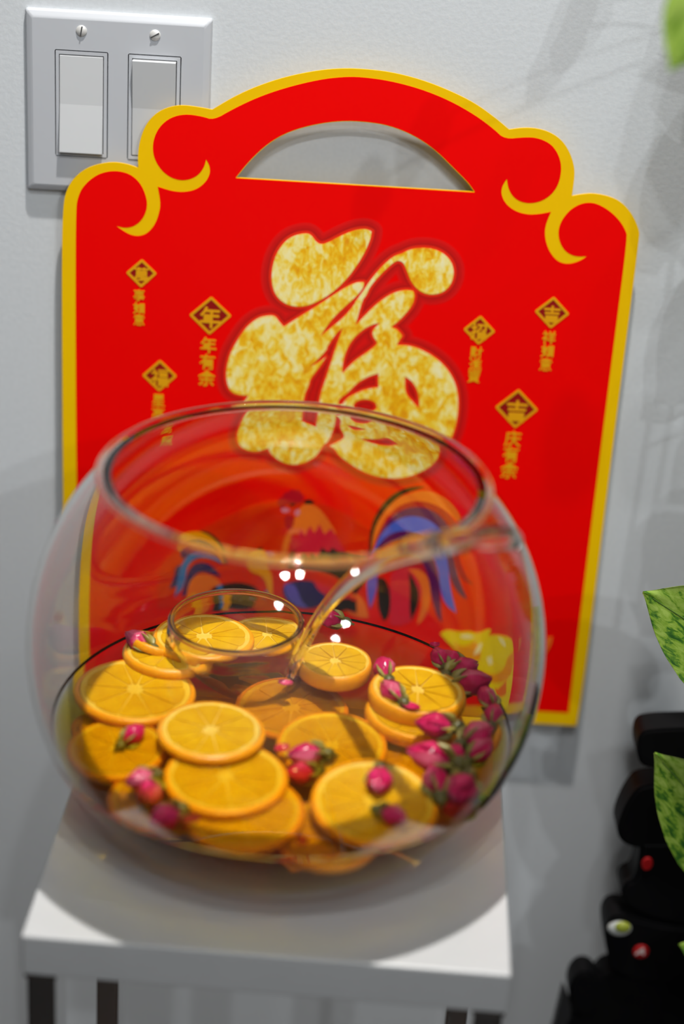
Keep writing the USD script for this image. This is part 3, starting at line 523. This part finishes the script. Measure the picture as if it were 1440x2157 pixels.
SLICES = [  # photo centre, half width, height over the stool, tilts, thickness, label
 (444,1543,113,.0610,.02,0,1.0,'brightest orange slice lying flat on top of the stack at the front centre'),
 (475,1640,133,.0540,.03,.0,1.0,'orange slice directly under the topmost front slice, its upper part covered'),
 (510,1712,133,.0485,.05,-.02,1.0,'orange slice third from the top of the front centre stack'),
 (270,1457,128,.0555,.02,.03,1.1,'wide orange slice at the left with a dark pithy hole in its centre'),
 (240,1583,108,.0495,.04,-.02,1.0,'orange slice at the left edge with a small rosebud sunk in its middle'),
 (345,1372,100,.0590,-.05,.02,1.2,'orange slice at the back left carrying a single floating rosebud'),
 (420,1340,108,.0630,-.03,0,1.0,'orange slice seen through the left half of the ladle cup'),
 (560,1325,90,.0580,-.06,0,1.0,'orange slice behind the right half of the ladle cup'),
 (705,1404,80,.0620,.0,.0,1.9,'small thick orange slice floating to the right of the ladle'),
 (615,1497,122,.0450,.0,.0,1.0,'dim sunken orange slice in the middle below the small thick slice'),
 (698,1576,119,.0500,.10,.0,1.0,'orange slice in the centre with a rosebud at its lower left edge'),
 (787,1692,136,.0545,.12,.0,1.0,'largest orange slice at the front right carrying an upright rosebud'),
 (879,1466,104,.0610,.0,.04,1.9,'thick orange slice at the right with rosebuds in a row on its left side'),
 (872,1512,106,.0530,.0,.06,1.6,'orange slice showing mostly its peel beneath the thick right slice'),
 (188,1538,72,.0450,.0,.0,1.0,'orange slice at the far left peeping out between two others'),
 (335,1690,108,.0440,.05,.05,1.0,'sunken orange slice at the lower left under a bunch of rosebuds'),
 (690,1768,115,.0425,.06,.0,1.0,'lowest orange slice at the very front of the bowl'),
 (862,1600,110,.0430,.0,.0,1.0,'sunken orange slice under the big cluster of rosebuds at the right'),
 (262,1318,60,.0610,-.25,.25,1.0,'orange slice leaning on the glass at the back left'),
 (1052,1570,58,.0470,.0,-.80,1.0,'orange slice standing on edge against the right glass wall'),
]
protos = {}
for i, (u, v_, rpx, z, ax, ay, th, lab) in enumerate(SLICES):
    p = on_z(u, v_, STOOL_Z + z); s = rpx/F_PX*depth(p)/0.0361
    R = tilt_rot(ax, ay, rng.uniform(0, 6.28)); k = i % 3
    ang = np.linspace(0, 2*np.pi, 49)[:-1]
    edge = np.vstack([np.c_[0.0361*s*np.cos(ang), 0.0361*s*np.sin(ang), np.full(48, q*.0024*th)] for q in (-1, 1)]) @ R.T
    for _ in range(40):                                # keep the whole slice clear of the glass
        e = p + edge - BOWL; r = np.hypot(e[:, 0], e[:, 1]); lim = np.sqrt(RI**2 - (np.clip(e[:, 2], .012, None)-ZC)**2) - .0006
        w = (r - lim).argmax(); over = r[w] - lim[w]
        if over <= 0: break
        p[:2] -= e[w, :2]/r[w]*over
    if k not in protos: protos[k] = make_slice(lab, p, R, (s, s, th), k)
    else: copy_of(protos[k].GetPath(), 'orange_slice', lab, 'orange slice', p, R, (s, s, th), SL_GROUP)

# ------------------------------------------------------------------ rosebuds (along +x: stem end at the back, tip in front; about 18 mm)
def bud_parts(seed):
    r = np.random.default_rng(100+seed)
    def petal(phi0, span, xs, rad, skew, wav):
        n, m = 12, 9; s = np.linspace(0, 1, n); t = np.linspace(-1, 1, m)
        S, T = np.meshgrid(s, t, indexing='ij')
        prof = np.interp(S, [0, .15, .45, .8, 1.0], [.22, .72, 1.0, .66, .16])*rad
        w = span*np.interp(S, [0, .3, .7, 1], [.6, 1, .9, .35])
        ph = phi0 + T*w + skew*S
        rr = prof*(1 + wav*np.sin(5*S+3*T) + 0.10*np.abs(T)**3)
        X = xs*(S - 0.42) + 0.0006*np.cos(4*T)
        v = np.stack([X, rr*np.cos(ph), rr*np.sin(ph)], -1).reshape(-1, 3)
        f = [[i*m+j, i*m+j+1, (i+1)*m+j+1, (i+1)*m+j] for i in range(n-1) for j in range(m-1)]
        f = np.array(f); nrm = v/np.maximum(np.linalg.norm(v*[0, 1, 1], axis=1, keepdims=True), 1e-6)*[0, 1, 1]
        vi = v - 0.00035*nrm
        edge = [i*m for i in range(n)] + [(n-1)*m+j for j in range(1, m)] + [i*m+m-1 for i in range(n-2, -1, -1)] + [j for j in range(m-2, 0, -1)]
        N = len(v); q = [[edge[i], edge[i-1], edge[i-1]+N, edge[i]+N] for i in range(len(edge))]
        F = np.vstack([f, f[:, ::-1]+N, q]); F = np.vstack([F[:, [0, 1, 2]], F[:, [0, 2, 3]]])
        t_ = trimesh.Trimesh(np.vstack([v, vi]), F, process=False); t_.fix_normals(); return t_
    petals = [petal(k*2*np.pi/3 + r.uniform(-.3, .3), 1.25, .0150, .0043*r.uniform(.95, 1.1), r.uniform(.3, .8), .05) for k in range(3)]
    petals += [petal(k*2*np.pi/4 + r.uniform(-.4, .4), .95, .0140*r.uniform(.85, 1.1), .0053*r.uniform(.95, 1.12), r.uniform(-.6, .6), .07) for k in range(4)]
    core = trimesh.creation.icosphere(2, 1.0); core.apply_scale([.0066, .0040, .0040])
    cal = trimesh.creation.icosphere(2, 1.0); cal.apply_scale([.0036, .0033, .0033]); cal.apply_translation([-.0098, 0, 0])
    stem = tube([(-.0128, 0, 0), (-.0150, .0004, .0003)], [.0009, .0007], 8)
    sep = []
    for k in range(5):
        a = k*2*np.pi/5 + r.uniform(-.2, .2); c, s = math.cos(a), math.sin(a)
        pts = [(-.0080, .0022*c, .0022*s), (-.0058, .0043*c, .0043*s), (-.0032, .0055*c, .0055*s), (-.0008, .0059*c, .0059*s)]
        sp = spline(pts, 8); sep.append(tube(sp, np.interp(np.linspace(0, 1, 8), [0, .4, 1], [.0009, .0019, .0002]), 6, True, 0.45, flat_dir=(0, -s, c)))
    return core, petals, cal, stem, sep
BUD_GROUP = 'rosebuds floating in the tea'
def make_bud(label, loc, rot, scale, variant):
    core, petals, cal, stem, sep = bud_parts(variant)
    t = thing('rosebud', label, 'rosebud', loc, BUD_GROUP, rot, scale)
    obj('bud_core', core, 'rose_petal', t, True)
    for k, p in enumerate(petals): obj('petal', p, 'rose_petal_pale' if (k+variant) % 4 == 3 else 'rose_petal', t, True)
    c = obj('calyx', cal, 'rose_calyx', t, True); obj('stem', stem, 'rose_calyx', c)
    for s in sep: obj('sepal', s, 'rose_sepal', t, True)
    return t
BUDS = [  # bud centre, calyx centre in the photo, height over the stool, size, label
 (290,1350,318,1364,.0655,1.0,'rosebud lying on the back left orange slice with its stalk to the right'),
 (279,1550,258,1566,.0555,.9,'rosebud sunk in the middle of the leftmost slice with red petals'),
 (298,1641,325,1632,.0570,1.0,'round pink rosebud at the lower left, upper one of a touching pair'),
 (316,1670,331,1640,.0530,1.1,'deep red rosebud hanging below the round pink one at the lower left'),
 (350,1720,378,1704,.0560,1.15,'lowest rosebud at the front left close to the glass'),
 (646,1590,681,1588,.0570,1.1,'plump rosebud at the left edge of the central orange slice'),
 (634,1630,662,1626,.0520,1.0,'dark red rosebud just below the plump one in the centre'),
 (797,1643,803,1611,.0620,1.15,'upright rosebud with spread petals on the largest front slice'),
 (824,1717,789,1702,.0575,.9,'dull pink rosebud under the liquid near the front right slice centre'),
 (811,1409,822,1440,.0655,1.05,'rosebud at the top of the row on the thick right slice'),
 (826,1457,850,1478,.0680,1.0,'rosebud with green calyx in the middle of the thick right slice row'),
 (918,1527,958,1529,.0665,1.15,'rosebud between the thick right slice and the peel below it'),
 (908,1594,946,1602,.0640,1.3,'big round pink rosebud at the left of the right-hand cluster'),
 (957,1592,949,1614,.0620,.9,'rosebud with its yellowish base up beside the big round pink one'),
 (1006,1550,968,1570,.0640,1.2,'pale pink rosebud at the top of the right-hand cluster'),
 (1010,1582,984,1600,.0600,1.1,'rosebud directly below the pale pink one in the right-hand cluster'),
 (916,1646,925,1678,.0600,1.15,'blurred pink rosebud with a dark green calyx below it at the lower right'),
 (972,1662,988,1628,.0600,1.35,'large shiny magenta rosebud lowest in the right-hand cluster'),
 (985,1704,1004,1686,.0520,1.2,'dark wine-red rosebud deep at the lower right glass'),
 (928,1386,941,1404,.0640,.85,'small rosebud at the back right, leftmost of those by the gold print'),
 (966,1386,992,1398,.0640,.9,'small rosebud at the back right next to the leftmost one'),
 (978,1410,945,1420,.0640,1.1,'rosebud at the right with its round green calyx towards the thick slice'),
 (1022,1433,974,1440,.0625,1.25,'wet magenta rosebud with bubbles against the right glass'),
 (1045,1470,1046,1492,.0620,.9,'greenish rosebud with a red tip touching the right glass'),
 (1052,1508,1036,1532,.0610,.95,'rosebud at the far right below the greenish one'),
 (700,1294,724,1306,.0620,.9,'hazy rosebud at the back of the bowl beside the ladle handle'),
]
bp = {}
for i, (u, v_, cu, cv, z, s, lab) in enumerate(BUDS):
    p = inside(on_z(u, v_, STOOL_Z+z), 0.0075*s); q = on_z(cu, cv, STOOL_Z+z-.001)
    x = p - inside(q, 0.004); x[2] += 0.0008; x /= np.linalg.norm(x)
    y = np.cross([0, 0, 1.0], x); y /= np.linalg.norm(y); w = np.cross(x, y)
    sp = rng.uniform(0, 6.28); y, w = y*math.cos(sp)+w*math.sin(sp), -y*math.sin(sp)+w*math.cos(sp)
    R = np.c_[x, y, w]; k = i % 3; s *= 1.15
    if k not in bp: bp[k] = make_bud(lab, p, R, s, k)
    else: copy_of(bp[k].GetPath(), 'rosebud', lab, 'rosebud', p, R, s, BUD_GROUP)

# loose petals
def petal_mesh(L, Wd, curl):
    s = np.linspace(0, 1, 9); t = np.linspace(-1, 1, 7); S, T = np.meshgrid(s, t, indexing='ij')
    w = Wd*np.sin(np.pi*np.clip(S*.92+.05, 0, 1))**.7
    v = np.stack([L*(S-.5), w*T/2, curl*(T**2*.5 + (S-.5)**2)], -1).reshape(-1, 3); m = 7
    f = np.array([[i*m+j, i*m+j+1, (i+1)*m+j+1, (i+1)*m+j] for i in range(8) for j in range(6)])
    N = len(v); F = np.vstack([f, f[:, ::-1]+N]); F = np.vstack([F[:, [0, 1, 2]], F[:, [0, 2, 3]]])
    return trimesh.Trimesh(np.vstack([v + [0, 0, .0002], v - [0, 0, .0002]]), F, process=False)
for u, v_, z, L, Wd, rz, m, lab in ((864,1491,.0665,.012,.007,-.5,'rose_petal','loose red petal on the thick right orange slice'),
        (600,1442,.0605,.009,.006,-.2,'rose_petal_pale','pale pink petal floating under the ladle cup'),
        (636,1772,.0520,.006,.009,.1,'rose_petal_pale','pink petal under the liquid at the very front'),
        (402,1728,.0550,.010,.007,.2,'rose_petal_pale','pale petal beside the lowest front left rosebud'),
        (594,1580,.0570,.009,.007,.6,'rose_petal','red petal left of the plump central rosebud'),
        (926,1358,.0640,.006,.005,.2,'rose_petal','tiny petal at the back right waterline by the gold print')):
    p = inside(on_z(u, v_, STOOL_Z+z), .005)
    obj_ = obj('rose_petal', petal_mesh(L, Wd, .003), m, None, True)
    place(UsdGeom.Xformable(obj_), p, R_z(rz)); tag(obj_, lab, 'petal')
# scraps of petal stuck inside the glass at the upper left
def on_glass(u, v_, R):
    d = ray(u, v_); d = d/np.linalg.norm(d); c = BOWL + [0, 0, ZC]; o = CAM - c; b = o @ d; k = o @ o - R*R; return CAM + d*(-b - math.sqrt(max(b*b-k, 0)))
for u, v_, L, lab in ((131,1302,.0042,'dark petal scrap stuck to the left side of the glass'), (118,1099,.003,'tiny petal scrap near the upper left edge of the glass'), (1108,1341,.004,'tiny dark scrap stuck to the right side of the glass')):
    p = on_glass(u, v_, RB-.0036); n = p - (BOWL + [0, 0, ZC]); n /= np.linalg.norm(n); x = np.cross(n, [0, 0, 1.0]); x /= np.linalg.norm(x); y = np.cross(n, x)
    o = obj('petal_scrap', petal_mesh(L, L*.7, .0003), 'rose_petal', None, True); place(UsdGeom.Xformable(o), p, np.c_[y, x, n]); tag(o, lab, 'petal')

# ------------------------------------------------------------------ trailing pothos at the right
pot_c = np.array([0.40, -0.125, 1.72])
ph = thing('pothos_plant', 'trailing variegated green pothos hanging down at the right edge', 'plant')
m = revolve([(0, 0), (.055, 0), (.062, .004), (.082, .13), (.086, .135), (.082, .137), (.077, .132), (.058, .008), (0, .008)], 64); m.apply_translation(pot_c)
pt = obj('pot', m, 'pot_white', ph)
obj('wall_bracket', box(pot_c[0]-.02, pot_c[0]+.02, pot_c[1]+.06, 0, pot_c[2]+.03, pot_c[2]+.07), 'pot_white', pt)
m = revolve([(0, .118), (.078, .118), (.0755, .112), (0, .112)], 48); m.apply_translation(pot_c); obj('soil', m, 'potting_soil', ph)
def leaf_mesh(L, Wd, fold=0.25, droop=0.25, n=26, mm=15):
    s = np.linspace(0, 1, n); t = np.linspace(-1, 1, mm); S, T = np.meshgrid(s, t, indexing='ij')
    w = np.interp(s, [0, .04, .12, .25, .4, .55, .7, .82, .91, .965, 1.0], [.30, .62, .88, 1.0, .97, .86, .66, .44, .22, .085, .012])*Wd/2
    back = 0.10*L*np.abs(T)**1.6*np.exp(-S*5)          # heart-shaped base
    X = L*S - back; Y = w[:, None]*T
    Zz = fold*np.abs(Y)*(1 - .25*S) - droop*L*S**2*0.5 + .0012*np.sin(9*S+4*T)*np.abs(T)
    v = np.stack([X, Y, Zz], -1).reshape(-1, 3)
    f = np.array([[i*mm+j, i*mm+j+1, (i+1)*mm+j+1, (i+1)*mm+j] for i in range(n-1) for j in range(mm-1)])
    vn = trimesh.Trimesh(v, np.vstack([f[:, [0, 1, 2]], f[:, [0, 2, 3]]]), process=False).vertex_normals
    edge = [i*mm for i in range(n)] + [(n-1)*mm+j for j in range(1, mm)] + [i*mm+mm-1 for i in range(n-2, -1, -1)] + [j for j in range(mm-2, 0, -1)]
    N = len(v); q = [[edge[i], edge[i-1], edge[i-1]+N, edge[i]+N] for i in range(len(edge))]
    F = np.vstack([f, f[:, ::-1]+N, q]); F = np.vstack([F[:, [0, 1, 2]], F[:, [0, 2, 3]]])
    t_ = trimesh.Trimesh(np.vstack([v+.0002*vn, v-.0002*vn]), F, process=False); return t_
def frame_to(base, tip, nrm):
    x = tip - base; x = x/np.linalg.norm(x); z = np.asarray(nrm, float); z = z - (z @ x)*x; z /= np.linalg.norm(z); return np.c_[x, np.cross(z, x), z]
VINE = spline([pot_c+[-.05, -.03, .12], pot_c+[-.085, -.05, .10], [0.305, -.19, 1.62], [.300, -.175, 1.40], [.305, -.17, 1.15], [.300, -.165, 0.90], [.305, -.17, 0.66], [.30, -.16, .52]], 80)
obj('vine', tube(VINE, .0021, 8), 'vine_green', ph, True)
VINE2 = spline([pot_c+[.0, -.04, .12], pot_c+[.02, -.085, .10], [0.395, -.22, 1.60], [.385, -.21, 1.35], [.39, -.20, 1.05]], 50)
obj('vine', tube(VINE2, .0021, 8), 'vine_green', ph, True)
LAMP = np.array([1.17, -2.43, 2.55])
def via(u, v_, t=0.05):                               # where a leaf must hang for the right-hand lamp to throw its shadow on this spot of the wall
    w = on_y(u, v_, 0); return w + t*(LAMP - w)
LV = [  # tip, base point, width, normal, fold
 (on_y(1354, 1248, -.165), on_y(1630, 1425, -.150), .078, (-.2, -.85, .5), .18, .10),
 (on_y(1378, 1587, -.165), on_y(1600, 1830, -.150), .076, (-.35, -.8, .45), .20, .10),
 (on_y(1430, 1990, -.165), on_y(1640, 2080, -.150), .060, (-.2, -.6, .7), .2, .1),
 (on_y(1400, -20, -.13), on_y(1600, -160, -.150), .080, (-.3, -.5, .75), .2, .2),
 (on_y(1408, 150, -.30), on_y(1540, -60, -.300), .042, (-.7, -.6, .2), .3, .2),
 (via(1343, 160), via(1343, 160)+[.075, 0, .055], .085, (-.1, -.9, .3), .15, .1),
 (via(1392, 275), via(1410, 545), .055, (.3, -.9, .1), .15, .1),
 (via(1360, 500), via(1360, 500)+[.06, 0, .03], .045, (-.1, -.9, .3), .15, .1),
 (via(1405, 1060), via(1405, 1060)+[.06, -.01, .07], .07, (-.1, -.9, .3), .15, .1),
 (via(1250, 1830)+[.05, 0, 0], via(1250, 1830)+[.11, -.01, .05], .07, (-.1, -.9, .3), .15, .1),
 (np.array([.268, -.09, 1.00]), (.320, -.130, 1.10), .075, (-.5, -.8, .3), .2, .2),
 (np.array([.300, -.12, .86]), (.335, -.14, .955), .08, (-.2, -.9, .3), .2, .2),
 (np.array([.290, -.07, .97]), (.345, -.10, 1.05), .07, (-.2, -.9, .3), .2, .2),
 (np.array([.36, -.25, 1.10]), (.39, -.205, 1.19), .08, (-.2, -.9, .3), .2, .2),
 (np.array([.27, -.12, 1.40]), (.315, -.16, 1.48), .08, (-.4, -.8, .3), .2, .2),
 (np.array([.345, -.26, 1.50]), (.38, -.215, 1.58), .08, (-.2, -.9, .3), .2, .2)]
for tip, base, wd, nrm, fold, droop in LV:
    base = np.array(base, float); tip = np.array(tip, float); L = float(np.linalg.norm(tip-base))
    R = frame_to(base, tip, nrm)
    lm = leaf_mesh(L, wd, fold, 0.0); lf = obj('leaf', lm, 'pothos_leaf', ph, True)
    place(UsdGeom.Xformable(lf), base, R)
    best = min((VINE, VINE2), key=lambda V: np.linalg.norm(V-base, axis=1).min()); j = np.linalg.norm(best-base, axis=1).argmin()
    tb = (np.vstack([base, (base+best[j])/2+[0, 0, .006], best[j]]) - base) @ R
    obj('petiole', tube(spline(tb, 10), .0014, 8), 'vine_green', lf, True)
    obj('midrib', tube(np.array([[L*s, 0, .0004] for s in np.linspace(0, .93, 10)]), np.linspace(.0009, .0003, 10), 6), 'vine_green', lf, True)

# ------------------------------------------------------------------ black tripod at the lower right, feet on the floor
TY = -0.10
tri = thing('tripod', 'black camera tripod with red round badges standing by the wall behind the leaves', 'tripod')
def tpx(pts, y): return np.array([on_y(u, v_ + 16, y)[[0, 2]] for u, v_ in pts])
def slab(pts, y0, y1, bev, n=2):
    """rounded casting of the traced side view, from y0 (front) to y1 (back)"""
    g = poly(tpx(pts, y0), n, 80); ms = []
    steps = [(y0, bev), (y0+bev*.3, bev*.35), (y0+bev, 0), (y1-bev, 0), (y1-bev*.3, bev*.35), (y1, bev)]
    for (ya, ia), (yb, ib) in zip(steps[:-1], steps[1:]):
        gg = g.buffer(-min(ia, ib))
        e = trimesh.creation.extrude_polygon(gg if gg.geom_type == 'Polygon' else max(gg.geoms, key=lambda q: q.area), abs(yb-ya)); v = e.vertices
        e.vertices = np.c_[v[:, 0], min(ya, yb)+v[:, 2], v[:, 1]]; e.fix_normals(); ms.append(e)
    return cat(ms)
obj('head_plate', slab([(1345,1530),(1372,1521),(1470,1518),(1560,1518),(1560,1612),(1470,1615),(1388,1602),(1350,1600),(1340,1570)], TY-.012, TY+.012, .005), 'tripod_black', tri)
obj('neck', slab([(1395,1590),(1540,1590),(1540,1660),(1395,1660)], TY-.01, TY+.01, .004), 'tripod_black', tri)
obj('pan_head', slab([(1352,1640),(1335,1652),(1312,1690),(1297,1735),(1310,1762),(1345,1774),(1560,1790),(1560,1640),(1420,1632)], TY-.012, TY+.012, .006), 'tripod_black', tri)
b1 = obj('head_body', slab([(1350,1760),(1340,1838),(1312,1848),(1307,1875),(1325,1900),(1380,1922),(1460,1938),(1560,1945),(1560,1760)], TY-.014, TY+.012, .008), 'tripod_black', tri)
b2 = obj('leg_shoulder', slab([(1283,1920),(1302,1912),(1345,1924),(1420,1941),(1560,1950),(1560,2070),(1290,2050),(1276,1980),(1273,1940)], TY-.016, TY+.012, .006), 'tripod_black', tri)
b3 = obj('lock_knob', slab([(1232+34*math.cos(a), 2078+46*math.sin(a)) for a in np.linspace(0, 6.28, 20)[:-1]], TY-.013, TY+.008, .006), 'tripod_black', tri)
obj('column_casting', slab([(1262,2046),(1300,2034),(1560,2050),(1560,2300),(1140,2300),(1165,2190),(1190,2130),(1225,2118)], TY-.012, TY+.014, .006), 'tripod_black', tri)
obj('lock_lever', slab([(1186,2068),(1196,2086),(1206,2126),(1185,2160),(1160,2180),(1170,2130)], TY-.012, TY-.002, .003), 'tripod_grey', tri)
def disc_at(u, v_, y, r, t, squash=1.0):
    c = on_y(u, v_, y); d = revolve([(0, 0), (r, 0), (r, t*.7), (r*.9, t), (0, t)], 32); v = d.vertices
    d.vertices = np.c_[c[0]+v[:, 0]*squash, c[1]-v[:, 2], c[2]+v[:, 1]]; d.fix_normals(); return d
bd = obj('badge', disc_at(1362, 1818, TY-.0138, .0052, .0015, .72), 'badge_red', b1)
bd = obj('badge', disc_at(1349, 2003, TY-.0158, .0056, .0015), 'badge_red', b2)
c = on_y(1349, 2003, TY-.0172)
mk = unary_union([LineString([(-.0030, -.0022), (.0012, .0024), (.0020, -.0022)]).buffer(.0008), LineString([(-.0010, -.0012), (.0016, -.0006)]).buffer(.0007)])
e = trimesh.creation.extrude_polygon(mk, .0004); v = e.vertices; e.vertices = np.c_[c[0]+v[:, 0], c[1]-v[:, 2]-.0006, c[2]+v[:, 1]]; e.fix_normals()
obj('badge_mark', e, 'badge_white', b2)
ev = trimesh.creation.icosphere(3, 1.0); c = on_y(1304, 1955, TY-.016); ev.apply_scale([.0085, .004, .0062]); ev.apply_translation(c); obj('bubble_level', ev, 'vial_pale', b2, True)
ev = trimesh.creation.icosphere(3, 1.0); c = on_y(1311, 1953, TY-.0190); ev.apply_scale([.0055, .0025, .0045]); ev.apply_translation(c); obj('level_fluid', ev, 'vial_green', b2, True)
tc = on_y(1420, 2200, TY)
for ang, off in ((math.pi*1.02, .05), (math.pi*1.62, .0), (math.pi*.02, .0)):
    foot = tc + [0.24*math.cos(ang), (.085 if math.sin(ang) > 0 else .2)*math.sin(ang), 0]; foot[2] = .012
    top = tc + [.03*math.cos(ang), .02*math.sin(ang), .02]
    mid = top + (foot-top)*.55
    lg = obj('leg', tube([top, mid], [.013, .012], 20), 'tripod_black', tri)
    obj('leg_section', tube([mid-(foot-top)*.02, foot], [.009, .009], 16), 'tripod_grey', lg)
    ft = trimesh.creation.icosphere(2, .012); ft.apply_translation(foot); obj('rubber_foot', ft, 'slot_dark', lg, True)
